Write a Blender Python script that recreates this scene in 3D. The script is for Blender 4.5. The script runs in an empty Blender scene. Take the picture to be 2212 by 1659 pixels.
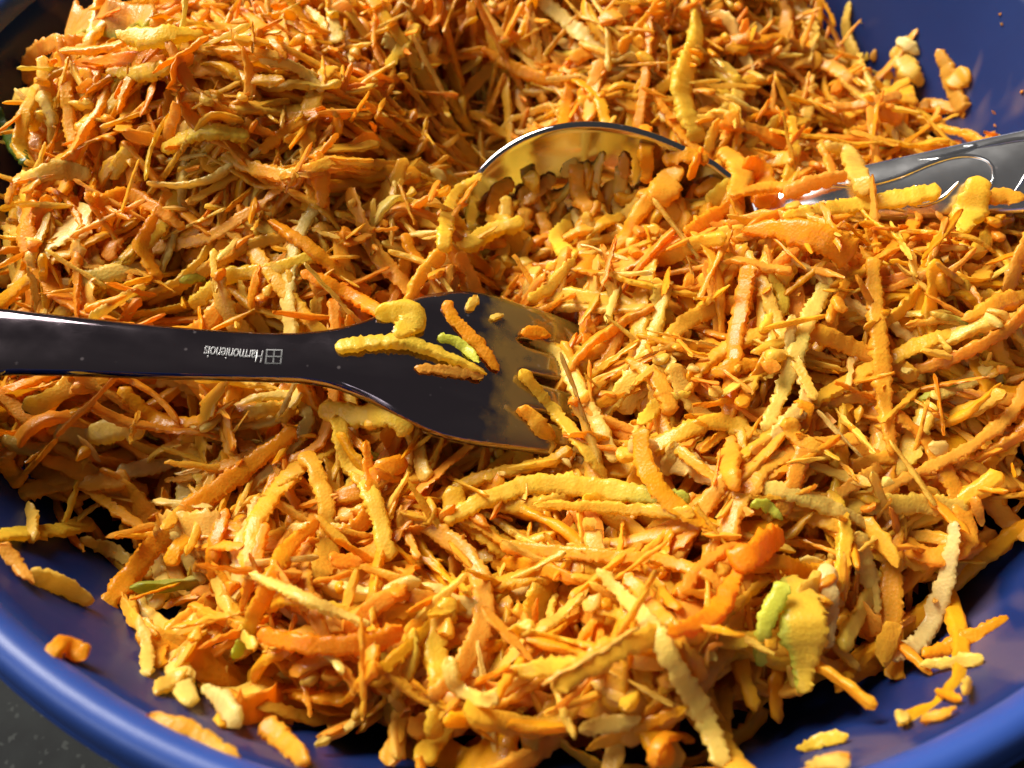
import bpy, math, random
import numpy as np
from mathutils import Vector

# ------------------------------------------------------------------ camera, world, light
# Layout is thought out in millimetres in a frame whose x=0,y=0 is below the camera and whose z=0 is the
# usual level of the food; W() turns it into world metres with the bowl standing on the counter at z=0.
scene = bpy.context.scene
PITCH, CAM_H, FPX = 56.0, 100.0, 850.0           # camera pitch, height above the food (mm), focal length in pixels of a 1024 frame
BOWL_C = np.array([5.0, 104.0])                 # bowl axis
FOOD_Z = 65.0                                   # food level above the counter

def W(p):
    p = np.asarray(p, float)
    q = np.empty_like(p)
    q[..., 0] = p[..., 0] - BOWL_C[0]; q[..., 1] = p[..., 1] - BOWL_C[1]; q[..., 2] = p[..., 2] + FOOD_Z
    return q * 0.001

cam_data = bpy.data.cameras.new('camera')
cam = bpy.data.objects.new('camera', cam_data)
scene.collection.objects.link(cam)
cam.location = Vector(W([0, 0, CAM_H]))
cam.rotation_euler = (math.radians(90 - PITCH), 0, 0)
cam_data.sensor_width = 4.8
cam_data.lens = 4.8 * FPX / 1024
cam_data.clip_start = 0.004
cam_data.clip_end = 50
cam_data.dof.use_dof = True
cam_data.dof.focus_distance = 0.116
cam_data.dof.aperture_fstop = 3.0
scene.camera = cam

world = bpy.data.worlds.new('World')
scene.world = world
world.use_nodes = True
bg = world.node_tree.nodes['Background']
bg.inputs[0].default_value = (0.92, 0.88, 0.88, 1)
bg.inputs[1].default_value = 0.085

def area(name, loc, target, size, power, color):
    d = bpy.data.lights.new(name, 'AREA')
    d.shape = 'RECTANGLE'; d.size, d.size_y = size
    d.energy = power; d.color = color
    o = bpy.data.objects.new(name, d); scene.collection.objects.link(o)
    o.location = loc
    o.rotation_euler = (Vector(target) - Vector(loc)).to_track_quat('-Z', 'Y').to_euler()
    return o
area('window_light', (-0.64, 0.62, 0.80), (0, 0, 0.07), (0.60, 0.66), 45.0, (1.0, 0.955, 0.89))
area('fill_light', (-0.85, -0.60, 0.66), (0, 0, 0.07), (0.7, 0.6), 4.0, (0.95, 0.97, 1.0))  # added fill lamp, stands for no known source in the room
scene.view_settings.view_transform = 'Standard'
scene.view_settings.look = 'None'
scene.view_settings.exposure = 0.0
scene.view_settings.gamma = 1.0
scene.cycles.use_denoising = True
scene.cycles.max_bounces = 7
scene.cycles.diffuse_bounces = 6
scene.cycles.transmission_bounces = 6
scene.cycles.glossy_bounces = 3
scene.cycles.use_adaptive_sampling = True
scene.cycles.adaptive_threshold = 0.03

rng = np.random.default_rng(7)
SPX = 1024 / 2212                               # the layout below was read off the photograph at 2212 pixels across
_p = math.radians(PITCH)
FW = np.array([0, math.cos(_p), -math.sin(_p)]); RT = np.array([1.0, 0, 0]); UPV = np.cross(RT, FW)
CAM = np.array([0, 0, CAM_H])
def ray(px, py):
    return (FW * FPX + RT * (px * SPX - 512) - UPV * (py * SPX - 384)) / FPX      # unit depth along the axis
def proj(p):
    d = np.asarray(p) - CAM
    z = d @ FW
    return (512 + FPX * (d @ RT) / z) / SPX, (384 - FPX * (d @ UPV) / z) / SPX
def to_plane(px, py, origin, n):
    d = ray(px, py)
    return CAM + d * (np.dot(origin - CAM, n) / np.dot(d, n))

# ------------------------------------------------------------------ materials
def new_mat(name):
    m = bpy.data.materials.new(name); m.use_nodes = True
    nt = m.node_tree
    return m, nt, nt.nodes, nt.links, nt.nodes['Principled BSDF']

def food_material():
    m, nt, N, L, b = new_mat('grated_food')
    tc = N.new('ShaderNodeTexCoord')
    at = N.new('ShaderNodeAttribute'); at.attribute_name = 'Col'
    n1 = N.new('ShaderNodeTexNoise'); n1.inputs['Scale'].default_value = 420; n1.inputs['Detail'].default_value = 4
    L.new(tc.outputs['Object'], n1.inputs['Vector'])
    r1 = N.new('ShaderNodeMapRange'); r1.inputs[1].default_value = 0.3; r1.inputs[2].default_value = 0.7
    r1.inputs[3].default_value = 0.90; r1.inputs[4].default_value = 1.07
    L.new(n1.outputs['Fac'], r1.inputs[0])
    mu = N.new('ShaderNodeMix'); mu.data_type = 'RGBA'; mu.blend_type = 'MULTIPLY'; mu.inputs[0].default_value = 1
    L.new(at.outputs['Color'], mu.inputs[6]); L.new(r1.outputs[0], mu.inputs[7])
    L.new(mu.outputs[2], b.inputs['Base Color'])
    b.inputs['IOR'].default_value = 1.36
    n2 = N.new('ShaderNodeTexNoise'); n2.inputs['Scale'].default_value = 300; n2.inputs['Detail'].default_value = 3
    L.new(tc.outputs['Object'], n2.inputs['Vector'])
    r2 = N.new('ShaderNodeMapRange'); r2.inputs[1].default_value = 0.35; r2.inputs[2].default_value = 0.65
    r2.inputs[3].default_value = 0.25; r2.inputs[4].default_value = 0.55
    L.new(n2.outputs['Fac'], r2.inputs[0]); L.new(r2.outputs[0], b.inputs['Roughness'])
    b.inputs['Coat Weight'].default_value = 0.35
    b.inputs['Coat Roughness'].default_value = 0.12
    b.inputs['Coat IOR'].default_value = 1.33
    v = N.new('ShaderNodeTexVoronoi'); v.inputs['Scale'].default_value = 2600
    n3 = N.new('ShaderNodeTexNoise'); n3.inputs['Scale'].default_value = 1500; n3.inputs['Detail'].default_value = 5
    L.new(tc.outputs['Object'], v.inputs['Vector']); L.new(tc.outputs['Object'], n3.inputs['Vector'])
    ad = N.new('ShaderNodeMath'); ad.operation = 'ADD'
    L.new(v.outputs['Distance'], ad.inputs[0]); L.new(n3.outputs['Fac'], ad.inputs[1])
    bp = N.new('ShaderNodeBump'); bp.inputs['Strength'].default_value = 0.36; bp.inputs['Distance'].default_value = 0.00013
    L.new(ad.outputs[0], bp.inputs['Height']); L.new(bp.outputs[0], b.inputs['Normal'])
    tr = N.new('ShaderNodeBsdfTranslucent'); L.new(mu.outputs[2], tr.inputs['Color']); L.new(bp.outputs[0], tr.inputs['Normal'])
    mixs = N.new('ShaderNodeMixShader'); mixs.inputs[0].default_value = 0.52
    L.new(b.outputs[0], mixs.inputs[1]); L.new(tr.outputs[0], mixs.inputs[2]); L.new(mixs.outputs[0], N['Material Output'].inputs['Surface'])
    b2 = N.new('ShaderNodeBump'); b2.inputs['Strength'].default_value = 0.5; b2.inputs['Distance'].default_value = 0.00025
    n4 = N.new('ShaderNodeTexNoise'); n4.inputs['Scale'].default_value = 750; n4.inputs['Detail'].default_value = 2
    L.new(tc.outputs['Object'], n4.inputs['Vector']); L.new(n4.outputs['Fac'], b2.inputs['Height']); L.new(b2.outputs[0], b.inputs['Coat Normal'])
    return m

def bowl_material(name, smear_shade):
    m, nt, N, L, b = new_mat(name)
    tc = N.new('ShaderNodeTexCoord')
    col = N.new('ShaderNodeTexNoise'); col.inputs['Scale'].default_value = 60; col.inputs['Detail'].default_value = 5
    L.new(tc.outputs['Object'], col.inputs['Vector'])
    rp = N.new('ShaderNodeValToRGB')
    rp.color_ramp.elements[0].position = 0.3; rp.color_ramp.elements[0].color = (0.005, 0.015, 0.075, 1) if smear_shade else (0.018, 0.05, 0.22, 1)
    rp.color_ramp.elements[1].position = 0.75; rp.color_ramp.elements[1].color = (0.0065, 0.019, 0.09, 1) if smear_shade else (0.022, 0.06, 0.25, 1)  # one blue material: shade painted into the wall, sky reflection into the rim
    L.new(col.outputs['Fac'], rp.inputs[0])
    out = rp.outputs[0]
    b.inputs['Roughness'].default_value = 0.4 if not smear_shade else 0.36
    b.inputs['Specular IOR Level'].default_value = 0.45 if not smear_shade else 0.32
    if smear_shade:
        # thin film of dried juice with shapes of its own
        n = N.new('ShaderNodeTexNoise'); n.inputs['Scale'].default_value = 34; n.inputs['Detail'].default_value = 3
        n.inputs['Distortion'].default_value = 0.6
        L.new(tc.outputs['Object'], n.inputs['Vector'])
        r = N.new('ShaderNodeMapRange'); r.inputs[1].default_value = 0.51; r.inputs[2].default_value = 0.55
        r.inputs[3].default_value = 0.0; r.inputs[4].default_value = 0.19
        L.new(n.outputs['Fac'], r.inputs[0])
        mx = N.new('ShaderNodeMix'); mx.data_type = 'RGBA'
        L.new(r.outputs[0], mx.inputs[0]); L.new(out, mx.inputs[6]); mx.inputs[7].default_value = (0.26, 0.16, 0.12, 1)
        out = mx.outputs[2]
        r3 = N.new('ShaderNodeMapRange'); r3.inputs[1].default_value = 0.55; r3.inputs[2].default_value = 0.66
        r3.inputs[3].default_value = 0.36; r3.inputs[4].default_value = 0.5
        L.new(n.outputs['Fac'], r3.inputs[0]); L.new(r3.outputs[0], b.inputs['Roughness'])
    L.new(out, b.inputs['Base Color'])
    nb = N.new('ShaderNodeTexNoise'); nb.inputs['Scale'].default_value = 700; nb.inputs['Detail'].default_value = 3
    L.new(tc.outputs['Object'], nb.inputs['Vector'])
    bp = N.new('ShaderNodeBump'); bp.inputs['Strength'].default_value = 0.12; bp.inputs['Distance'].default_value = 0.0001
    L.new(nb.outputs['Fac'], bp.inputs['Height']); L.new(bp.outputs[0], b.inputs['Normal'])
    return m

def steel_material(name, rough=0.06, base=0.6, film_reflection=False, tint=(0.99, 0.98)):
    m, nt, N, L, b = new_mat(name)
    tc = N.new('ShaderNodeTexCoord')
    b.inputs['Metallic'].default_value = 1.0
    b.inputs['Base Color'].default_value = (base, base * tint[0], base * tint[1], 1)
    n = N.new('ShaderNodeTexNoise'); n.inputs['Scale'].default_value = 190; n.inputs['Detail'].default_value = 6
    L.new(tc.outputs['Object'], n.inputs['Vector'])
    r = N.new('ShaderNodeMapRange'); r.inputs[1].default_value = 0.35; r.inputs[2].default_value = 0.7
    r.inputs[3].default_value = rough - 0.02; r.inputs[4].default_value = rough + 0.05
    L.new(n.outputs['Fac'], r.inputs[0]); L.new(r.outputs[0], b.inputs['Roughness'])
    # fine scratches
    mp = N.new('ShaderNodeMapping'); mp.inputs['Scale'].default_value = (60, 2600, 900); mp.inputs['Rotation'].default_value = (0, 0, 0.25)
    L.new(tc.outputs['Object'], mp.inputs['Vector'])
    s = N.new('ShaderNodeTexNoise'); s.inputs['Scale'].default_value = 1; s.inputs['Detail'].default_value = 2
    L.new(mp.outputs[0], s.inputs['Vector'])
    bp = N.new('ShaderNodeBump'); bp.inputs['Strength'].default_value = 0.05; bp.inputs['Distance'].default_value = 0.00005
    L.new(s.outputs['Fac'], bp.inputs['Height']); L.new(bp.outputs[0], b.inputs['Normal'])
    # wiped smudges and dried water specks
    mq = N.new('ShaderNodeMapping'); mq.inputs['Scale'].default_value = (38, 170, 170); L.new(tc.outputs['Object'], mq.inputs['Vector'])
    q1 = N.new('ShaderNodeTexNoise'); q1.inputs['Scale'].default_value = 1; q1.inputs['Detail'].default_value = 5; L.new(mq.outputs[0], q1.inputs['Vector'])
    q2 = N.new('ShaderNodeMapRange'); q2.inputs[1].default_value = 0.42; q2.inputs[2].default_value = 0.78; q2.inputs[3].default_value = 0.0; q2.inputs[4].default_value = 0.016
    L.new(q1.outputs['Fac'], q2.inputs[0])
    q3 = N.new('ShaderNodeTexVoronoi'); q3.inputs['Scale'].default_value = 330; L.new(tc.outputs['Object'], q3.inputs['Vector'])
    q4 = N.new('ShaderNodeMapRange'); q4.inputs[1].default_value = 0.10; q4.inputs[2].default_value = 0.05; q4.inputs[3].default_value = 0.0; q4.inputs[4].default_value = 0.12
    L.new(q3.outputs['Distance'], q4.inputs[0])
    qa = N.new('ShaderNodeMath'); qa.operation = 'ADD'; L.new(q2.outputs[0], qa.inputs[0]); L.new(q4.outputs[0], qa.inputs[1])
    qd = N.new('ShaderNodeBsdfDiffuse'); qd.inputs['Color'].default_value = (0.42, 0.36, 0.36, 1)
    qm = N.new('ShaderNodeMixShader'); L.new(qa.outputs[0], qm.inputs[0]); L.new(b.outputs[0], qm.inputs[1]); L.new(qd.outputs[0], qm.inputs[2])
    L.new(qm.outputs[0], N['Material Output'].inputs['Surface'])
    if film_reflection:
        # juice film with droplets and painted food reflection around the roots of the tines
        sx = N.new('ShaderNodeSeparateXYZ'); L.new(tc.outputs['Object'], sx.inputs[0])
        fn_ = N.new('ShaderNodeTexNoise'); fn_.inputs['Scale'].default_value = 210; fn_.inputs['Detail'].default_value = 5
        L.new(tc.outputs['Object'], fn_.inputs['Vector'])
        m1 = N.new('ShaderNodeMapRange'); m1.inputs[1].default_value = 0.0555; m1.inputs[2].default_value = 0.0650
        m1.inputs[3].default_value = -0.25; m1.inputs[4].default_value = 0.42
        L.new(sx.outputs[0], m1.inputs[0])
        a1 = N.new('ShaderNodeMath'); a1.operation = 'ADD'; L.new(m1.outputs[0], a1.inputs[0]); L.new(fn_.outputs['Fac'], a1.inputs[1])
        m2 = N.new('ShaderNodeMapRange'); m2.inputs[1].default_value = 0.52; m2.inputs[2].default_value = 0.80
        m2.inputs[3].default_value = 0.0; m2.inputs[4].default_value = 0.26
        L.new(a1.outputs[0], m2.inputs[0])
        fb = N.new('ShaderNodeBsdfPrincipled'); fb.inputs['Base Color'].default_value = (0.50, 0.27, 0.03, 1); fb.inputs['Roughness'].default_value = 0.3
        ms = N.new('ShaderNodeMixShader'); L.new(m2.outputs[0], ms.inputs[0]); L.new(qm.outputs[0], ms.inputs[1]); L.new(fb.outputs[0], ms.inputs[2])
        L.new(ms.outputs[0], N['Material Output'].inputs['Surface'])
    return m

def counter_material():
    m, nt, N, L, b = new_mat('dark_stone')
    tc = N.new('ShaderNodeTexCoord')
    v = N.new('ShaderNodeTexVoronoi'); v.inputs['Scale'].default_value = 1500
    n = N.new('ShaderNodeTexNoise'); n.inputs['Scale'].default_value = 160; n.inputs['Detail'].default_value = 8
    L.new(tc.outputs['Object'], v.inputs['Vector']); L.new(tc.outputs['Object'], n.inputs['Vector'])
    rp = N.new('ShaderNodeValToRGB')
    e = rp.color_ramp.elements
    e[0].position = 0.32; e[0].color = (0.002, 0.0025, 0.0025, 1)
    e[1].position = 0.72; e[1].color = (0.006, 0.0075, 0.007, 1)
    L.new(n.outputs['Fac'], rp.inputs[0])
    r = N.new('ShaderNodeMapRange'); r.inputs[1].default_value = 0.93; r.inputs[2].default_value = 0.96
    sp = N.new('ShaderNodeSeparateColor'); L.new(v.outputs['Color'], sp.inputs[0]); L.new(sp.outputs[0], r.inputs[0])
    mx = N.new('ShaderNodeMix'); mx.data_type = 'RGBA'; mx.inputs[7].default_value = (0.02, 0.022, 0.02, 1)
    L.new(r.outputs[0], mx.inputs[0]); L.new(rp.outputs[0], mx.inputs[6]); L.new(mx.outputs[2], b.inputs['Base Color'])
    b.inputs['Roughness'].default_value = 0.6; b.inputs['Specular IOR Level'].default_value = 0.12
    return m

M_FOOD = food_material()
M_BOWL_SHADED = bowl_material('blue_bowl_shaded', True)
M_RIM_LIT = bowl_material('blue_bowl_rim_lit', False)
M_STEEL = steel_material('steel', base=0.24, tint=(0.80, 0.90))
M_STEEL2 = steel_material('embossed_steel', rough=0.22, base=0.88)
M_SPOON_SHADED = steel_material('spoon_bowl_steel_shaded', rough=0.08, base=0.42)  # handle's steel darkened in colour, standing for shade in the spoon's hollow
M_STAMP = steel_material('stamped_steel', rough=0.26, base=0.22)
M_HEAD = steel_material('fork_head_steel', film_reflection=True, base=0.24, tint=(0.80, 0.90))
M_SWIRL = steel_material('swirl_steel', rough=0.14, base=0.85)
M_STONE = counter_material()

# ------------------------------------------------------------------ helpers
def link(o, parent=None, **props):
    scene.collection.objects.link(o)
    if parent is not None:
        o.parent = parent
        o.matrix_parent_inverse = parent.matrix_world.inverted() if parent.type != 'EMPTY' else o.matrix_parent_inverse
    for k, v in props.items():
        o[k] = v
    return o

def mesh_obj(name, verts, faces, mat, parent=None, origin=(0, 0, 0), smooth=True, cols=None, world_pts=False, **props):
    """verts in layout mm (or world metres); faces: list or (n,4) array"""
    v = np.asarray(verts, float)
    if not world_pts: v = W(v)
    v = v - np.asarray(origin, float)
    me = bpy.data.meshes.new(name)
    if isinstance(faces, np.ndarray):
        nf, k = faces.shape
        me.vertices.add(len(v)); me.vertices.foreach_set('co', v.astype(np.float32).ravel())
        me.loops.add(nf * k); me.loops.foreach_set('vertex_index', faces.astype(np.int32).ravel())
        me.polygons.add(nf)
        me.polygons.foreach_set('loop_start', np.arange(0, nf * k, k, dtype=np.int32))
        me.update(calc_edges=True)
    else:
        me.from_pydata([tuple(a) for a in v], [], faces); me.update()
    if smooth: me.polygons.foreach_set('use_smooth', np.ones(len(me.polygons), bool))
    if cols is not None: me.set_sharp_from_angle(angle=math.radians(75))
    if cols is not None:
        a = me.color_attributes.new('Col', 'FLOAT_COLOR', 'POINT')
        c = np.ones((len(v), 4), np.float32); c[:, :3] = cols
        a.data.foreach_set('color', c.ravel())
    me.materials.append(mat)
    o = bpy.data.objects.new(name, me)
    link(o, None, **props)
    pl = Vector((0, 0, 0))
    if parent is not None:
        o.parent = parent
        pl = parent.location
    o.location = Vector([float(x) for x in origin]) - pl
    return o

def empty(name, loc, **props):
    o = bpy.data.objects.new(name, None)
    o.empty_display_size = 0.02
    o.location = Vector([float(x) for x in loc])
    return link(o, None, **props)

def smooth1(a, k):
    if k < 2: return a
    pad = np.concatenate([np.repeat(a[:1], k, 0), a, np.repeat(a[-1:], k, 0)])
    ker = np.ones(k) / k
    if a.ndim == 1: return np.convolve(pad, ker, 'same')[k:-k]
    return np.stack([np.convolve(pad[:, i], ker, 'same')[k:-k] for i in range(a.shape[1])], 1)

def spline(pts, n):
    """Catmull-Rom through pts, n evenly spaced samples"""
    P = np.asarray(pts, float)
    if len(P) == 2:
        Q = P[0] + (P[1] - P[0]) * np.linspace(0, 1, 20)[:, None]
    else:
        E = np.vstack([2 * P[0] - P[1], P, 2 * P[-1] - P[-2]])
        out = []
        for i in range(1, len(E) - 2):
            t = np.linspace(0, 1, 12, endpoint=False)[:, None]
            a, b, c, d = E[i - 1], E[i], E[i + 1], E[i + 2]
            out.append(0.5 * (2 * b + (c - a) * t + (2 * a - 5 * b + 4 * c - d) * t ** 2 + (3 * b - a - 3 * c + d) * t ** 3))
        Q = np.vstack(out + [P[-1:]])
    s = np.r_[0, np.cumsum(np.linalg.norm(np.diff(Q, axis=0), axis=1))]
    u = np.linspace(0, s[-1], n)
    return np.stack([np.interp(u, s, Q[:, i]) for i in range(P.shape[1])], 1)

# ------------------------------------------------------------------ countertop
mesh_obj('countertop', np.array([[-1.2, -1.0, 0], [1.2, -1.0, 0], [1.2, 1.4, 0], [-1.2, 1.4, 0]]), [(0, 1, 2, 3)], M_STONE, world_pts=True, kind='structure')

# ------------------------------------------------------------------ bowl
WALL = np.array([[0, 6], [30, 6.5], [46, 9], [58, 15], [69, 27], [78, 43], [86, 61], [90.4, 72], [93.6, 80.2]], float)   # inner radius, height above counter
def r_in(zrel):
    return np.interp(zrel + FOOD_Z, WALL[:, 1], WALL[:, 0], right=93.6)
def lathe(profile, seg=160):
    pr = np.asarray(profile, float); n = len(pr)
    a = np.linspace(0, 2 * np.pi, seg, endpoint=False)
    v = np.stack([np.outer(np.cos(a), pr[:, 0]), np.outer(np.sin(a), pr[:, 0]), np.tile(pr[:, 1], (seg, 1))], 2).reshape(-1, 3) * 0.001
    i, j = np.meshgrid(np.arange(seg), np.arange(n - 1), indexing='ij')
    i2 = (i + 1) % seg
    f = np.stack([i * n + j, i2 * n + j, i2 * n + j + 1, i * n + j + 1], 2).reshape(-1, 4)
    return v, f
bowl = empty('mixing_bowl', (0, 0, 0), label='deep blue mixing bowl with rolled rim, full of grated carrot and apple', category='bowl')
inner = spline(WALL[1:], 40); inner = np.vstack([[0.4, 6.0], inner])
outer = np.array([[95.6, 80.2], [93, 71], [88.2, 60], [80.4, 42], [71.5, 25], [60, 11], [50, 4], [44, 2.0], [42, 0.15], [38, 0.15], [36, 2.5], [0.4, 3]])
outer = np.vstack([spline(outer[:8], 30), outer[8:]])
v, f = lathe(np.vstack([inner, outer]))
mesh_obj('bowl_body', v, f, M_BOWL_SHADED, bowl, world_pts=True)
lip = np.array([[119.58, 84.6], [119.7, 86.0], [120.3, 87.3], [121.4, 88.2], [122.8, 88.5], [124.2, 88.2], [125.3, 87.2], [125.9, 85.8],
                [126.1, 84.2], [126.3, 83.4], [126.75, 82.9], [127.0, 82.2], [126.7, 81.6], [125.8, 81.5], [124.6, 82.2], [123.6, 83.6], [121.9, 84.4]])
lip[:, 1] -= 5.0
lip[:, 0] = 93.58 + (lip[:, 0] - 119.58) * 0.68
v, f = lathe(spline(lip, 44))
mesh_obj('rim', v, f, M_RIM_LIT, bowl, world_pts=True)

# ------------------------------------------------------------------ height field of the food
RES = 0.5; X0, Y0 = -99.0, 2.0; NX, NY = 406, 406
GX = X0 + RES * np.arange(NX); GY = Y0 + RES * np.arange(NY)
XX, YY = np.meshgrid(GX, GY, indexing='ij')
RR = np.hypot(XX - BOWL_C[0], YY - BOWL_C[1])
def bump(x, y, sx, sy, h, ang=0):
    c, s = math.cos(ang), math.sin(ang)
    u = (XX - x) * c + (YY - y) * s; w = -(XX - x) * s + (YY - y) * c
    return h * np.exp(-0.5 * ((u / sx) ** 2 + (w / sy) ** 2))
T = np.zeros_like(XX)
T += bump(-39, 110, 18, 17, 20, -0.15)          # tall mound behind the fork
T += bump(-64, 120, 17, 28, 8)
T += bump(4, 160, 50, 18, 13)                   # heap at the far side
T += bump(46, 128, 17, 11, 3)
T += bump(46, 85, 28, 8, 8, -0.05)              # ridge in front of the spoon
T += bump(8, 90, 13, 5.5, 1.5)
T += bump(33, 92, 7, 5, 6)
T += bump(34, 68, 30, 15, 4)
T += bump(0, 30, 34, 13, 3)                     # front slope
T += bump(70, 76, 16, 24, 4)
T += bump(15, 107, 20, 6, -8)                   # hollow round the spoon
T += bump(-4, 121, 9, 15, -15)
T += bump(64, 148, 17, 17, -10)
T += bump(-9, 95, 4, 5, 5)
T -= 11 * np.clip((RR - 78) / 8, 0, 1.6) ** 2
T += bump(10, 21, 30, 8, 15)                     # pushed up against the front wall
T += bump(-80, 100, 12, 34, 10)                 # and against both sides
T += bump(86, 74, 11, 26, 8)
T += bump(-66, 52, 15, 15, 7)
# uneven lumps
for k in range(105):
    a, r = rng.uniform(0, 2 * np.pi), 86 * math.sqrt(rng.uniform())
    T += bump(BOWL_C[0] + r * math.cos(a), BOWL_C[1] + r * math.sin(a), rng.uniform(4, 9), rng.uniform(4, 9), rng.normal(0, 1.6), rng.uniform(0, 3))

ZWALL = np.interp(RR, WALL[:, 0], WALL[:, 1], right=80.2) - FOOD_Z          # the bowl's wall carries the food at its edge
T = np.minimum(np.maximum(T, ZWALL + 1.0), 34)

def hsample(Hm, x, y):
    i = np.clip(((np.asarray(x) - X0) / RES).astype(int), 0, NX - 1); j = np.clip(((np.asarray(y) - Y0) / RES).astype(int), 0, NY - 1)
    return Hm[i, j]

# ------------------------------------------------------------------ fork and spoon: one sheet of steel each, cut into parts
def sheet(grid, th, cap0=True, cap1=True, nrm=None):
    """grid (n stations, m across, 3) = upper face; thickness th; rounded edges. Returns verts, faces."""
    n, m, _ = grid.shape
    if nrm is None:
        du = np.gradient(grid, axis=0); dv = np.gradient(grid, axis=1)
        nrm = np.cross(du, dv); nrm /= np.linalg.norm(nrm, axis=2)[..., None] + 1e-12
        if nrm[n // 2, m // 2, 2] < 0: nrm = -nrm
    th = np.broadcast_to(np.asarray(th, float), (n,))
    bot = grid - nrm * th[:, None, None]
    rings = []
    for i in range(n):
        top = grid[i]; bo = bot[i]
        def half(a, b, inward):
            c = (a + b) / 2; r = (a - b) / 2
            o = c - inward; o = o / (np.linalg.norm(o) + 1e-9) * np.linalg.norm(r)
            return [c + r * math.cos(t) + o * math.sin(t) for t in np.linspace(0, np.pi, 7)[1:-1]]
        rings.append(np.vstack([top, half(top[-1], bo[-1], (top[-2] + bo[-2]) / 2), bo[::-1], half(bo[0], top[0], (top[1] + bo[1]) / 2)]))
    k = len(rings[0]); v = np.vstack(rings)
    i, j = np.meshgrid(np.arange(n - 1), np.arange(k), indexing='ij'); j2 = (j + 1) % k
    f = np.stack([i * k + j, (i + 1) * k + j, (i + 1) * k + j2, i * k + j2], 2).reshape(-1, 4).tolist()
    if cap0: f.append(list(range(k)))
    if cap1: f.append(list(range((n - 1) * k, n * k))[::-1])
    return v, f

# fork: back side up, handle over the bowl's left rim, tines pressed into the food
FA, FB = np.array([-63.7, 63.7, 15.5]), np.array([1.2, 67.0, 4.2])
FU = (FB - FA) / np.linalg.norm(FB - FA)
FVv = np.array([0, math.cos(math.radians(4)), math.sin(math.radians(4))]); FV = FVv - FU * np.dot(FVv, FU); FV /= np.linalg.norm(FV)
FN = np.cross(FU, FV)
def fork_uv(px, py):
    p = to_plane(px, py, FB, FN) - FB
    return np.dot(p, FU), np.dot(p, FV)
top_px = [(0, 661), (150, 678), (300, 695), (430, 706), (560, 716), (650, 719), (730, 714), (800, 697), (860, 668), (930, 643), (1000, 633), (1060, 634), (1130, 645)]
bot_px = [(a_, b_ - 15) for a_, b_ in [(0, 808), (150, 812), (300, 818), (430, 822), (560, 829), (650, 834), (720, 848), (800, 882), (870, 920), (930, 946), (1000, 961), (1060, 967), (1130, 967)]]
tu = np.array([fork_uv(*p) for p in top_px]); bu = np.array([fork_uv(*p) for p in bot_px])
U0 = fork_uv(0, 735)[0]
hl = 62.0                                        # handle that runs on out of the picture
u_end = U0 - hl
ext = np.linspace(u_end, U0 - 8, 8)
wl = np.interp(ext, [u_end, u_end + 2.5, u_end + 7, U0], [1.0, 4.2, 6.6, tu[0, 1]])
tu = np.vstack([np.stack([ext, wl], 1), tu]); bu = np.vstack([np.stack([ext, -wl * 1.0 + (bu[0, 1] + tu[0, 1]) * 1.0], 1), bu])
UROOT = fork_uv(1118, 800)[0]
def fork_edges(u):
    return np.interp(u, tu[:, 0], tu[:, 1]), np.interp(u, bu[:, 0], bu[:, 1])
def fork_off(u, vv):
    """lift above the fork's plane: hump of the head, then the tines bend down"""
    h = 1.6 * np.exp(-0.5 * ((u - (UROOT - 16)) / 9) ** 2)
    d = np.clip(u - (UROOT - 9), 0, None)
    h = h - 0.013 * d ** 2
    h = h + 0.006 * np.clip((UROOT - 42) - u, 0, 60) ** 1.0 * 0
    return h
def fork_pt(u, v, lo, hi):
    c = (v - lo) / np.maximum(hi - lo, 1e-6) * 2 - 1
    crown = (0.16 + 0.30 * np.clip((u - (UROOT - 45)) / 20, 0, 1)) * (1 - c ** 2) - 0.55 * np.abs(c) ** 12
    return FB + np.multiply.outer(u, FU) + np.multiply.outer(v, FV) + np.multiply.outer(fork_off(u, v) + crown, FN)
us = np.r_[np.linspace(u_end, U0, 40), np.linspace(U0, UROOT, 130)[1:]]
hi_e, lo_e = fork_edges(us)
hi_e, lo_e = smooth1(hi_e, 7), smooth1(lo_e, 7)
hi_e[-4:], lo_e[-4:] = fork_edges(us[-4:])
M_ = 33
def fork_grid(a, b):
    g = np.zeros((b - a, M_, 3))
    for i in range(a, b):
        v = np.linspace(lo_e[i], hi_e[i], M_)
        for j in range(M_):
            g[i - a, j] = fork_pt(us[i], v[j], lo_e[i], hi_e[i])
    return g
split_i = int(np.argmin(np.abs(us - fork_uv(700, 780)[0])))
fork_loc = W(FA + np.array([0, 0, 0]))
fork = empty('fork', fork_loc, label='plain steel table fork, back side up, its tines pushed into the grated heap', category='fork')
full = fork_grid(0, len(us))
du = np.gradient(full, axis=0); dv = np.gradient(full, axis=1)
fn = np.cross(du, dv); fn /= np.linalg.norm(fn, axis=2)[..., None]
v, f = sheet(full[:split_i + 1], 2.2, True, False, fn[:split_i + 1]); mesh_obj('handle', v, f, M_STEEL, fork, origin=fork_loc)
v, f = sheet(full[split_i:], np.linspace(2.2, 1.7, len(us) - split_i), False, False, fn[split_i:]); mesh_obj('head', v, f, M_HEAD, fork, origin=fork_loc)
FORK_PTS = [full.reshape(-1, 3)]
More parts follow.
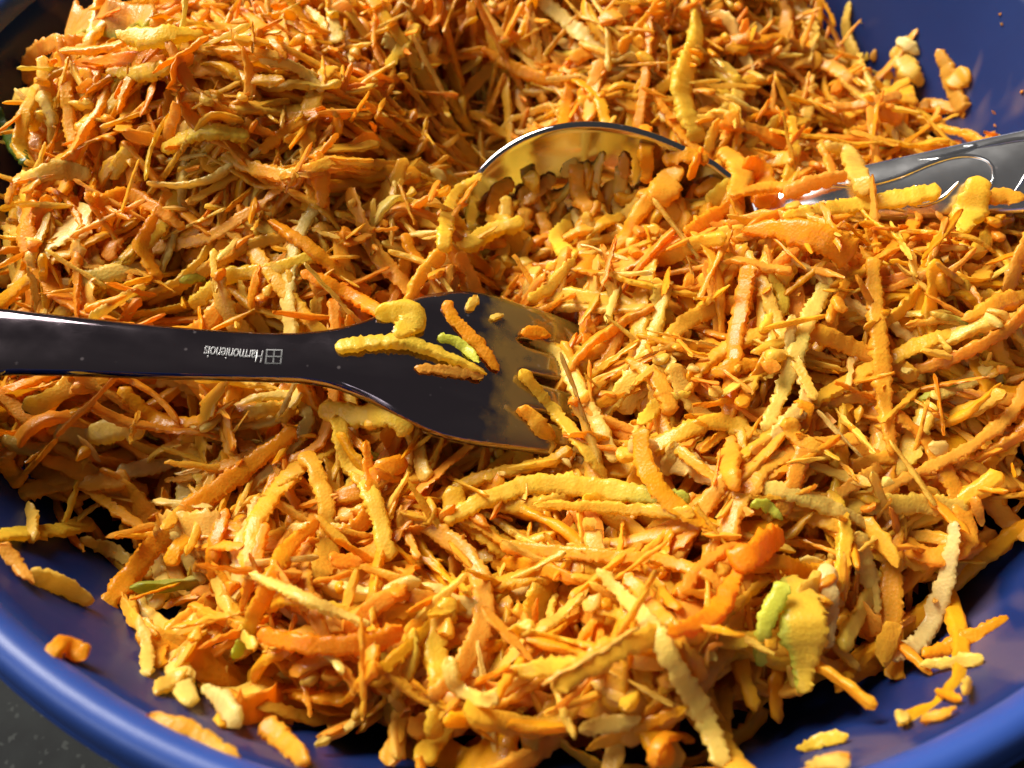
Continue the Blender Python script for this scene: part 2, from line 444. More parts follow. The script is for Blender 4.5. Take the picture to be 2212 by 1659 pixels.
# tines
vlo, vhi = lo_e[-1], hi_e[-1]; slots = [fork_uv(1116, 882)[1], fork_uv(1116, 802)[1], fork_uv(1116, 728)[1]]
LT = 40.0
for k in range(4):
    a = vlo if k == 0 else slots[k - 1]; b = vhi if k == 3 else slots[k]
    ut = np.linspace(0, LT, 60); s = ut / LT
    gap = 1.45 * np.sqrt(np.clip(ut / 1.6, 0, 1)) + 0.55 * s
    mid = (vlo + vhi) / 2
    aa = np.where(k == 0, a + gap * 0 + (3.4 * s ** 1.6), a + gap); bb = np.where(k == 3, b - gap * 0 - (3.4 * s ** 1.6), b - gap)
    if k in (1, 2): sh = 0
    c = (aa + bb) / 2; hw = (bb - aa) / 2 * np.where(s > 0.9, np.sqrt(np.clip(1 - ((s - 0.9) / 0.1) ** 2, 0.02, 1)), 1)
    g = np.zeros((60, 9, 3))
    for i in range(60):
        for j, q in enumerate(np.linspace(-1, 1, 9)):
            g[i, j] = fork_pt(UROOT + ut[i], c[i] + hw[i] * q, vlo, vhi)
    v, f = sheet(g, np.linspace(1.7, 1.2, 60), False, True); mesh_obj('tine', v, f, M_HEAD, fork, origin=fork_loc)
    if True: FORK_PTS.append(g[:(15 if k == 3 else 5)].reshape(-1, 3))

# stamped maker's lettering on the back of the neck, upside down as seen from here
def stamp():
    cu = bpy.data.curves.new('stamped_lettering', 'FONT')
    cu.body = 'Harmonienois'; cu.size = 0.0030; cu.extrude = 0.00008; cu.bevel_depth = 0.00006; cu.space_character = 0.92
    cu.align_x = 'CENTER'; cu.align_y = 'CENTER'
    tmp = bpy.data.objects.new('tmp_text', cu); scene.collection.objects.link(tmp)
    dg = bpy.context.evaluated_depsgraph_get(); dg.update()
    me = bpy.data.meshes.new_from_object(tmp.evaluated_get(dg))
    bpy.data.objects.remove(tmp)
    co = np.zeros(len(me.vertices) * 3); me.vertices.foreach_get('co', co); co = co.reshape(-1, 3) * 1000
    uc, vc = fork_uv(506, 768)
    ue, ve = fork_uv(604, 775); us_, vs_ = fork_uv(426, 757)
    k = (math.hypot(ue - us_, ve - vs_) - 3.0) / (co[:, 0].max() - co[:, 0].min())
    ang = math.atan2(ve - vs_, ue - us_)
    lx, ly = -co[:, 0] * k, -co[:, 1] * 0.86
    uu = uc + lx * math.cos(ang) - ly * math.sin(ang); vv = vc + lx * math.sin(ang) + ly * math.cos(ang)
    hi, lo = fork_edges(uu)
    P = np.stack([fork_pt(uu[i], vv[i], lo[i], hi[i]) for i in range(len(uu))]) + np.outer(co[:, 2] + 0.0, FN)
    fs = [tuple(p.vertices) for p in me.polygons]
    mesh_obj('stamped_lettering', P, fs, M_STAMP, fork, origin=fork_loc, smooth=False)
    # little square grid mark before the first letter
    vv_, ff_ = [], []
    def bar(u0, v0, u1, v1, w):
        d = np.array([u1 - u0, v1 - v0]); d /= np.linalg.norm(d); nn = np.array([-d[1], d[0]]) * w
        c4 = [(u0 + nn[0], v0 + nn[1]), (u1 + nn[0], v1 + nn[1]), (u1 - nn[0], v1 - nn[1]), (u0 - nn[0], v0 - nn[1])]
        b0 = len(vv_)
        for hgt in (-0.05, 0.06):
            for (a, b) in c4:
                hi, lo = fork_edges(a); vv_.append(fork_pt(np.float64(a), np.float64(b), lo, hi) + FN * hgt)
        ff_.extend([(b0, b0 + 1, b0 + 2, b0 + 3), (b0 + 4, b0 + 5, b0 + 6, b0 + 7)] + [(b0 + i, b0 + (i + 1) % 4, b0 + 4 + (i + 1) % 4, b0 + 4 + i) for i in range(4)])
    u0, v0 = fork_uv(592, 776)
    for q in (-1, 0, 1):
        bar(u0 + q * 0.95, v0 - 1.1, u0 + q * 0.95, v0 + 1.1, 0.10)
        bar(u0 - 1.05, v0 + q * 1.0, u0 + 1.05, v0 + q * 1.0, 0.10)
    mesh_obj('stamped_grid_mark', np.array(vv_), ff_, M_STAMP, fork, origin=fork_loc, smooth=False)
stamp()

# spoon: hollow side turned to the camera, handle up over the right rim
SPC = np.array([[-8, 101.8, -2.5], [37, 100.6, 1.2], [47, 99.4, 4.8], [77, 96.6, 13.8], [97, 95.4, 20.8], [128, 93.5, 30.5]], float)
SK = 0.82                                        # spoon size
_q = spline(SPC, 240); _s = np.r_[0, np.cumsum(np.linalg.norm(np.diff(_q, axis=0), axis=1))]
SL = _s[-1]
def spoon_frame(s):
    c = np.stack([np.interp(s, _s, _q[:, i]) for i in range(3)], -1)
    e = 0.5; t = np.stack([np.interp(s + e, _s, _q[:, i]) - np.interp(s - e, _s, _q[:, i]) for i in range(3)], -1)
    t /= np.linalg.norm(t)
    tilt = math.radians(np.interp(s / SK, [0, 48, 72, 200], [50, 50, 24, 24]))
    vv = np.array([0, math.cos(tilt), math.sin(tilt)]); vv = vv - t * np.dot(vv, t); vv /= np.linalg.norm(vv)
    return c, t, vv, np.cross(t, vv)
def spoon_hw(s):
    return SK * _spoon_hw(s / SK)
def _spoon_hw(s):
    if s < 56:
        x = s / 56
        return 17.3 * (math.sin(math.pi * min(x, 1) ** 0.82) ** 0.62 if 0 < x < 1 else 0) * 1.0 + 0.02 + 2.6 * max(0, (x - 0.8) / 0.2) ** 1.3
    return float(np.interp(s, [56, 62, 70, 76, 100, 130, SL / SK - 8, SL / SK - 2, SL / SK], [2.5, 2.6, 3.8, 4.9, 6.8, 8.4, 9.0, 6.0, 1.0]))
def spoon_dep(s, q):
    return SK * _spoon_dep(s / SK, q)
def _spoon_dep(s, q):
    if s < 62:
        x = np.clip(s / 58, 0, 1)
        return 7.0 * math.sin(math.pi * x ** 0.9) ** 0.8 * (1 - abs(q) ** 2.2)
    return 0.0
ss = np.r_[56 * SK * (1 - np.cos(np.linspace(0, np.pi / 2, 46))), np.linspace(56 * SK, SL, 120)[1:]]
hws = smooth1(np.array([spoon_hw(s) for s in ss]), 5); hws[0] = 0.05
MS = 41
SG = np.zeros((len(ss), MS, 3))
for i, s in enumerate(ss):
    c, t, vv, n = spoon_frame(s)
    for j, q in enumerate(np.linspace(-1, 1, MS)):
        crown = 1.4 * (1 - q * q) * np.clip((s / SK - 58) / 12, 0, 1)
        SG[i, j] = c + vv * q * hws[i] - n * (spoon_dep(s, q) - crown)
du = np.gradient(SG, axis=0); dv = np.gradient(SG, axis=1)
sn = np.cross(du, dv); sn /= np.linalg.norm(sn, axis=2)[..., None] + 1e-9
sn[0] = sn[1]
SPLIT = int(np.argmin(np.abs(ss - 60 * SK)))
spoon_loc = W(SPC[3])
spoon = empty('serving_spoon', spoon_loc, label='shiny steel spoon with swirl-embossed handle, half buried behind the fork', category='spoon')
v, f = sheet(SG[:SPLIT + 1], 1.3, True, False, sn[:SPLIT + 1]); mesh_obj('spoon_bowl', v, f, M_SPOON_SHADED, spoon, origin=spoon_loc)
v, f = sheet(SG[SPLIT:], np.interp(ss[SPLIT:] / SK, [60, 66, 80], [1.5, 2.6, 2.2]), False, True, sn[SPLIT:]); mesh_obj('handle', v, f, M_STEEL2, spoon, origin=spoon_loc)
def spoon_at(s, q):
    i = np.interp(s, ss, np.arange(len(ss))); j = (q + 1) / 2 * (MS - 1)
    i0 = int(min(i, len(ss) - 2)); j0 = int(min(j, MS - 2)); a, b = i - i0, j - j0
    def g(A): return (A[i0, j0] * (1 - a) * (1 - b) + A[i0 + 1, j0] * a * (1 - b) + A[i0, j0 + 1] * (1 - a) * b + A[i0 + 1, j0 + 1] * a * b)
    n = g(sn); return g(SG), n / np.linalg.norm(n)
def tube(path, rad, ring=8):
    P = np.asarray(path); n = len(P)
    t = np.gradient(P, axis=0); t /= np.linalg.norm(t, axis=1)[:, None]
    ref = np.array([0, 0.3, 1.0]); s = np.cross(t, ref); s /= np.linalg.norm(s, axis=1)[:, None]; u = np.cross(s, t)
    a = np.linspace(0, 2 * np.pi, ring, endpoint=False)
    r = np.broadcast_to(rad, (n,))
    v = (P[:, None] + r[:, None, None] * (s[:, None] * np.cos(a)[None, :, None] + u[:, None] * np.sin(a)[None, :, None])).reshape(-1, 3)
    i, j = np.meshgrid(np.arange(n - 1), np.arange(ring), indexing='ij'); j2 = (j + 1) % ring
    f = np.stack([i * ring + j, i * ring + j2, (i + 1) * ring + j2, (i + 1) * ring + j], 2).reshape(-1, 4)
    return v, f
EMB = [  # raised swirls on the handle: (distance along, across -1..1)
    [(74, 0.95), (76.5, 0.45), (79, 0.15), (84, 0.25), (90, 0.55), (95, 0.62), (99, 0.35), (100, -0.1), (98.5, -0.5)],
    [(76, 0.12), (71, 0.5), (69, 0.85)],
    [(87, -0.15), (85, -0.5), (87, -0.75), (91, -0.6), (94, -0.2)],
    [(88, 0.8), (93, 0.72), (98, 0.85), (96, 0.98)],
    [(98, 0.8), (104, 0.8), (109, 0.7)],
    [(103, -0.6), (106, -0.1), (111, 0.2), (117, 0.0), (120, -0.5)],
    [(108, 0.85), (111, 0.4), (110, -0.05), (106, -0.35)],
    [(118, 0.6), (123, 0.2), (128, 0.5), (130, 0.85)],
    [(78, -0.65), (82, -0.72), (85, -0.9)],
]
for e in EMB:
    pts = spline(np.array(e, float) * np.array([SK, 1]), 46)
    P = np.array([spoon_at(a, np.clip(b, -0.97, 0.97))[0] for a, b in pts]); NN = np.array([spoon_at(a, np.clip(b, -0.97, 0.97))[1] for a, b in pts])
    v, f = tube(P + NN * 0.02, 0.36 * np.sin(np.linspace(0.25, np.pi - 0.25, 46)) + 0.09)
    mesh_obj('embossed_swirl', v, f, M_SWIRL, spoon, origin=spoon_loc)

# masks: where steel lies in the open, food must stay below it
STEEL = np.full_like(XX, 1e9)          # underside height of steel
STEEL_TOP = np.full_like(XX, -1e9)
def mark(P, under):
    i = ((P[:, 0] - X0) / RES).round().astype(int); j = ((P[:, 1] - Y0) / RES).round().astype(int)
    for di in (-1, 0, 1):
        for dj in (-1, 0, 1):
            a, b = np.clip(i + di, 0, NX - 1), np.clip(j + dj, 0, NY - 1)
            np.minimum.at(STEEL, (a, b), P[:, 2] - under); np.maximum.at(STEEL_TOP, (a, b), P[:, 2])
def dense(g):
    return np.vstack([g.reshape(-1, 3), ((g[1:] + g[:-1]) / 2).reshape(-1, 3), ((g[:, 1:] + g[:, :-1]) / 2).reshape(-1, 3)])
mark(dense(full), 2.6)
for P in FORK_PTS[1:]: mark(P, 2.2)
vis = SG[:]
mark(dense(vis), 2.2)
COVER = STEEL < 1e8                    # plan area under or over steel
T = np.minimum(T, np.where(COVER, STEEL - 1.0, 1e9))

# ------------------------------------------------------------------ shreds
def shred(path, w, t, up, seg=0.4, jag=0.22, pa=0.0, pb=0.0, col=(0.8, 0.3, 0.03), col_a=None, col_b=None, roll=0.0, twist=0.0, R=None, edge=None, low=0.22):
    """one grated strip along path (mm). pa/pb: 0 = blunt end, 1 = drawn out to a point. Returns verts, quads, colours."""
    R = R or rng
    L = np.linalg.norm(np.diff(path, axis=0), axis=1).sum()
    n = int(np.clip(L / seg, 8, 110))
    P = spline(path, n)
    Tn = np.gradient(P, axis=0); Tn /= np.linalg.norm(Tn, axis=1)[:, None] + 1e-9
    up = np.asarray(up, float)
    S = np.cross(Tn, up); S /= np.linalg.norm(S, axis=1)[:, None] + 1e-6
    Nn = np.cross(S, Tn)
    s = np.linspace(0, 1, n)
    ang = roll + twist * (s - 0.5)
    c, si = np.cos(ang)[:, None], np.sin(ang)[:, None]
    S, Nn = S * c + Nn * si, Nn * c - S * si
    d0, d1 = s * L, (1 - s) * L
    def env(d, p):
        blunt = np.clip(d / 0.7, 0, 1) ** 0.5 * 0.45 + 0.55 * np.clip((d + 0.3) / 0.9, 0, 1)
        pt = np.clip(d / (L * 0.45), 0.0, 1) ** 0.75
        return blunt * (1 - p) + pt * p
    e = env(d0, pa) * env(d1, pb)
    def rough():
        a = R.normal(0, 1, n); b = smooth1(R.normal(0, 1, n), 3) * 1.4
        k = max(5, int(3.5 / seg)); cc = smooth1(smooth1(R.normal(0, 1, n), k), k); cc = cc / (cc.std() + 1e-6)
        return jag * (0.24 * a + 0.36 * b) + low * w * 0.5 * cc
    hl_ = np.clip(w / 2 * e + rough() * np.clip(e, 0.2, 1), 0.04, None); hr_ = np.clip(w / 2 * e + rough() * np.clip(e, 0.2, 1), 0.04, None)
    k = max(5, int(4 / seg)); tn = smooth1(R.normal(0, 1, n), k); tn = tn / (tn.std() + 1e-6)
    ht = np.clip(t / 2 * np.sqrt(np.clip(e, 0, 1)) * (1 + 0.16 * tn), 0.06, None)
    xs = np.array([1.0, 0.84, 0.45, -0.45, -0.84, -1.0, -1.0, -0.84, 0.84, 1.0]); ys = np.array([0.45, 0.96, 1.06, 1.06, 0.96, 0.45, -0.45, -1.0, -1.0, -0.45])
    K = 10
    X = np.where(xs[None] > 0, hr_[:, None], hl_[:, None]) * xs[None]
    X += R.normal(0, jag * 0.42, (n, K)) * np.where(np.abs(xs) > 0.8, 1.0, 0.0)[None]            # torn, granular edges
    X[:, 6:8] += (smooth1(R.normal(0, 1, n), 3) * jag * 0.8)[:, None]; X[:, 8:10] += (smooth1(R.normal(0, 1, n), 3) * jag * 0.8)[:, None]
    yn = np.stack([smooth1(smooth1(R.normal(0, 1, n), 7), 5) for _ in range(3)], 1)[:, [0, 0, 1, 1, 2, 2, 2, 2, 0, 0]] * 0.12
    Y = ht[:, None] * ys[None] + yn + R.normal(0, 0.05, (n, K)) * (np.abs(xs) > 0.9)[None]
    V = P[:, None] + X[..., None] * S[:, None] + Y[..., None] * Nn[:, None]
    V = V.reshape(-1, 3)
    i, j = np.meshgrid(np.arange(n - 1), np.arange(K), indexing='ij'); j2 = (j + 1) % K
    F = np.stack([i * K + j, i * K + j2, (i + 1) * K + j2, (i + 1) * K + j], 2).reshape(-1, 4)
    b = (n - 1) * K
    cap = np.array([[0, 9, 8, 1], [1, 8, 7, 4], [4, 7, 6, 5], [1, 4, 3, 2]])
    F = np.vstack([F, cap, (cap + b)[:, ::-1]])
    C = np.tile(np.asarray(col, float), (n, K, 1))
    if col_a is not None:
        m = np.clip(1.3 - d0 / (L * 0.28), 0, 1)[:, None, None]; C = C * (1 - m) + np.asarray(col_a) * m
    if col_b is not None:
        m = np.clip(1.3 - d1 / (L * 0.28), 0, 1)[:, None, None]; C = C * (1 - m) + np.asarray(col_b) * m
    if edge is not None:                                       # peel left along one side
        C[:, [0, 1, 8, 9]] = np.asarray(edge)
    C = C * (1 + 0.06 * smooth1(R.normal(0, 1, n), 4)[:, None, None])
    return V, F, np.clip(C, 0.002, 0.95).reshape(-1, 3)

def carrot_col(R):
    base = np.array([0.97, 0.435, 0.020]); k = R.uniform()
    c = base * R.uniform(0.9, 1.05)
    c[1] *= R.uniform(0.90, 1.15); c[2] *= R.uniform(0.6, 2.0)
    if k < 0.14: c = np.array([0.95, 0.48, 0.05]) * R.uniform(0.94, 1.03)
    return c
def apple_col(R):
    k = R.uniform()
    if k < 0.52: c = np.array([0.97, 0.55, 0.040])             # stained by carrot juice
    elif k < 0.88: c = np.array([0.97, 0.62, 0.085])
    else: c = np.array([0.96, 0.69, 0.17])
    c = c * R.uniform(0.9, 1.05); c[1] *= R.uniform(0.93, 1.06)
    return c
GREEN = np.array([0.60, 0.58, 0.07])

HM = np.maximum(T - 7.5, ZWALL)                            # surface as the layers build up
def stamp_height(P, hw, th):
    q = spline(P, max(6, int(np.linalg.norm(np.diff(P, axis=0), axis=1).sum() / 0.8)))
    i = ((q[:, 0] - X0) / RES).round().astype(int); j = ((q[:, 1] - Y0) / RES).round().astype(int)
    k = max(1, int(hw / RES))
    for di in range(-k, k + 1):
        for dj in range(-k, k + 1):
            if di * di + dj * dj <= k * k + 0.5:
                a, b = np.clip(i + di, 0, NX - 1), np.clip(j + dj, 0, NY - 1)
                np.maximum.at(HM, (a, b), q[:, 2] + th / 2)

CEIL = T + 0.0
def drop(x, y, yaw, L, w, t, R, pitch_sd, ceil, drape=None):
    """lay a curved strip down on what is already there; None if it does not fit"""
    n = 9
    s = np.linspace(-L / 2, L / 2, n)
    kap = R.normal(0, 0.045); bend = kap * s + R.normal(0, 0.0009) * s * s
    if R.uniform() < 0.10: bend = bend + R.choice([-1, 1]) * R.uniform(0.5, 1.1) * np.tanh((s - R.uniform(-0.3, 0.3) * L) / 1.5)
    a = yaw + bend
    ds = L / (n - 1)
    px = np.cumsum(np.r_[0, np.cos((a[1:] + a[:-1]) / 2)]) * ds; py = np.cumsum(np.r_[0, np.sin((a[1:] + a[:-1]) / 2)]) * ds
    px += x - px.mean(); py += y - py.mean()
    h = np.maximum(hsample(HM, px, py), -60)
    h = h.astype(float)
    A = np.stack([np.ones(n), s], 1)
    co = np.linalg.lstsq(A, h, rcond=None)[0]
    co[1] = np.clip(co[1], -0.9, 0.9)
    line = A @ co
    d = R.uniform(0.45, 0.95) if drape is None else drape
    z = line * (1 - d) + smooth1(h, 3) * d
    z = z + R.normal(0, 0.035) * L * (1 - (2 * s / L) ** 2) * 0.8
    z = z + math.tan(np.clip(R.normal(0, pitch_sd), -0.6, 0.6)) * s
    lift = np.percentile(h - z, 55)
    z = z + max(lift, 0) * 0.8 + t * 0.35
    over = np.max(z - hsample(ceil, px, py))
    P = np.stack([px, py, z], 1)
    if np.any(np.hypot(px - BOWL_C[0], py - BOWL_C[1]) > r_in(z) - 0.3): return None
    st = hsample(STEEL, px, py)
    if np.any((z + t * 0.6 + w * 0.15 > st)): return None
    return P, over

stuff_V, stuff_F, stuff_C = [], [], []; nv = 0
def add_stuff(V, F, C):
    global nv
    stuff_V.append(V); stuff_F.append(F + nv); stuff_C.append(C); nv += len(V)

# dense core of the heap under the loose layers
step = 3
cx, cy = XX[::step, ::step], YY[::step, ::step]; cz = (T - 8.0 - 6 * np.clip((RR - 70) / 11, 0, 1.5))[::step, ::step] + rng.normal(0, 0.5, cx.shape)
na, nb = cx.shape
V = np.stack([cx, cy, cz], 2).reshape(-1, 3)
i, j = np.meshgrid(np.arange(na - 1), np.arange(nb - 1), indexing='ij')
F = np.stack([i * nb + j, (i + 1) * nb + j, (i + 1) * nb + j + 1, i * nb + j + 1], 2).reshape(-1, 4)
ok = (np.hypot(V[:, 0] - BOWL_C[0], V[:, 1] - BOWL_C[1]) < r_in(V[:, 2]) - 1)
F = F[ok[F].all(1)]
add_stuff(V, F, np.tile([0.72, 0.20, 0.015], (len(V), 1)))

def yaw_field(x, y, R):
    return 1.2 * math.sin(x / 17 + 0.6 * math.sin(y / 13)) + 1.3 * math.sin(y / 15 + 1.1 + 0.5 * math.sin(x / 11)) + 0.4 + R.normal(0, 0.6)
def rand_spot(R, rmax=88):
    a, r = R.uniform(0, 2 * np.pi), rmax * math.sqrt(R.uniform())
    return BOWL_C[0] + r * math.cos(a), BOWL_C[1] + r * math.sin(a)
def make(R, P, w, t, kind, seg, flake=False):
    up = np.array([R.normal(0, 0.35), R.normal(0, 0.35), 1.0])
    if kind == 'carrot':
        col = carrot_col(R); ca = cb = ed = None
    else:
        col = apple_col(R); ca = cb = ed = None
        k = R.uniform()
        if k < 0.025: cb = GREEN * R.uniform(0.7, 1.1)
    pt = lambda: float(np.clip(R.choice([0, 0, 0, 0.3, 0.6]) + R.normal(0, 0.1), 0, 1))
    return shred(P, w, t, up, seg=seg, jag=0.17 + 0.045 * w if not flake else 0.5, pa=pt(), pb=pt(), col=col, col_a=ca, col_b=cb, edge=ed,
                 roll=R.normal(0, 0.5), twist=R.normal(0, 0.7), R=R, low=0.09 if not flake else 0.3)

n_stuff = 0
for layer, (count, psd) in enumerate([(600, 0.16), (420, 0.2), (1500, 0.22)]):
    for _ in range(count):
        x, y = rand_spot(rng)
        if layer == 1:
            a_, r_ = rng.uniform(0, 2 * np.pi), rng.uniform(70, 88); x, y = BOWL_C[0] + r_ * math.cos(a_), BOWL_C[1] + r_ * math.sin(a_)
        L = float(np.clip(rng.gamma(5, 4.6), 7, 44)); w = float(np.clip(rng.normal(1.95, 0.55), 0.8, 3.6)); t = float(np.clip(rng.normal(0.72, 0.2), 0.35, 1.4))
        fl = rng.uniform() < 0.07
        if fl: L = rng.uniform(7, 15); w = rng.uniform(3.5, 5.5); t = 0.6
        r = drop(x, y, yaw_field(x, y, rng), L, w, t, rng, psd, CEIL)
        if r is None: continue
        P, over = r
        if over > 3.5: P[:, 2] -= over - 3.5
        stamp_height(P, w / 2, t)
        V, F, C = make(rng, P, w, t, 'carrot' if rng.uniform() < 0.66 else 'apple', 1.0 if layer == 0 else 0.7, fl)
        add_stuff(V, F, C); n_stuff += 1

# ------------------------------------------------------------------ single shreds on top of the heap
PLACES = [  # landmark (layout mm) and how a shred near it is described
    ((-67, 53), 'just in front of the fork handle'), ((-34, 51), 'just in front of the fork neck'), ((-6, 46), 'in front of the fork head'),
    ((-64, 77), 'just behind the fork handle'), ((-27, 78), 'just behind the fork neck'), ((2, 83), 'between the fork head and the spoon'),
    ((20, 67), 'beside the fork tines'), ((46, 67), 'on the open slope beyond the fork tines'), ((74, 66), 'on the slope below the spoon handle'),
    ((35, 87), 'on the ridge in front of the spoon neck'), ((64, 87), 'in front of the spoon handle'), ((15, 115), 'just behind the spoon bowl'),
    ((50, 112), 'behind the spoon neck'), ((-43, 99), 'on the near face of the tall mound'), ((-39, 119), 'on top of the tall mound'),
    ((-79, 115), 'between the tall mound and the bowl wall'), ((-4, 131), 'in the valley beside the tall mound'), ((23, 145), 'on the far heap behind the spoon'),
    ((-30, 147), 'on the far heap behind the tall mound'), ((-50, 30), 'at the heap edge below the fork handle'), ((0, 24), 'at the heap edge under the front rim'),
    ((50, 33), 'at the heap edge below the open slope'), ((29, 48), 'on the front slope away from the fork')]
def describe(kind, P, w, col, green):
    c = P.mean(0)[:2]
    place = min(PLACES, key=lambda q: (q[0][0] - c[0]) ** 2 + (q[0][1] - c[1]) ** 2)[1]
    L = np.linalg.norm(np.diff(P, axis=0), axis=1).sum(); chord = np.linalg.norm(P[-1] - P[0])
    size = 'short' if L < 18 else ('long' if L > 30 else '')
    wide = 'broad' if w > 3.4 else ('thin' if w < 2.2 else '')
    bent = 'curved' if chord < 0.955 * L else ''
    g = col[1] / col[0]
    hue = ('deep orange' if g < 0.42 else 'light orange' if g > 0.48 else 'orange') if kind == 'carrot' else ('golden' if g < 0.60 else 'pale' if g > 0.70 else 'yellow')
    if green: hue = 'green-tipped ' + hue
    return ' '.join(x for x in (size, wide, bent, hue, kind, 'shred', place) if x)
def shred_obj(V, F, C, kind, label, name=None):
    o_ = V.mean(0).copy(); o_[2] = V[:, 2].min()
    return mesh_obj(name or kind + '_shred', V, F, M_FOOD, origin=W(o_), cols=C, label=label, category=kind if name is None else 'peel',
                    group='grated %s shreds lying loose in the bowl' % kind)

def in_view(p, m=25):
    a, b = proj(p); return -m < a < 2212 + m and -m < b < 1659 + m

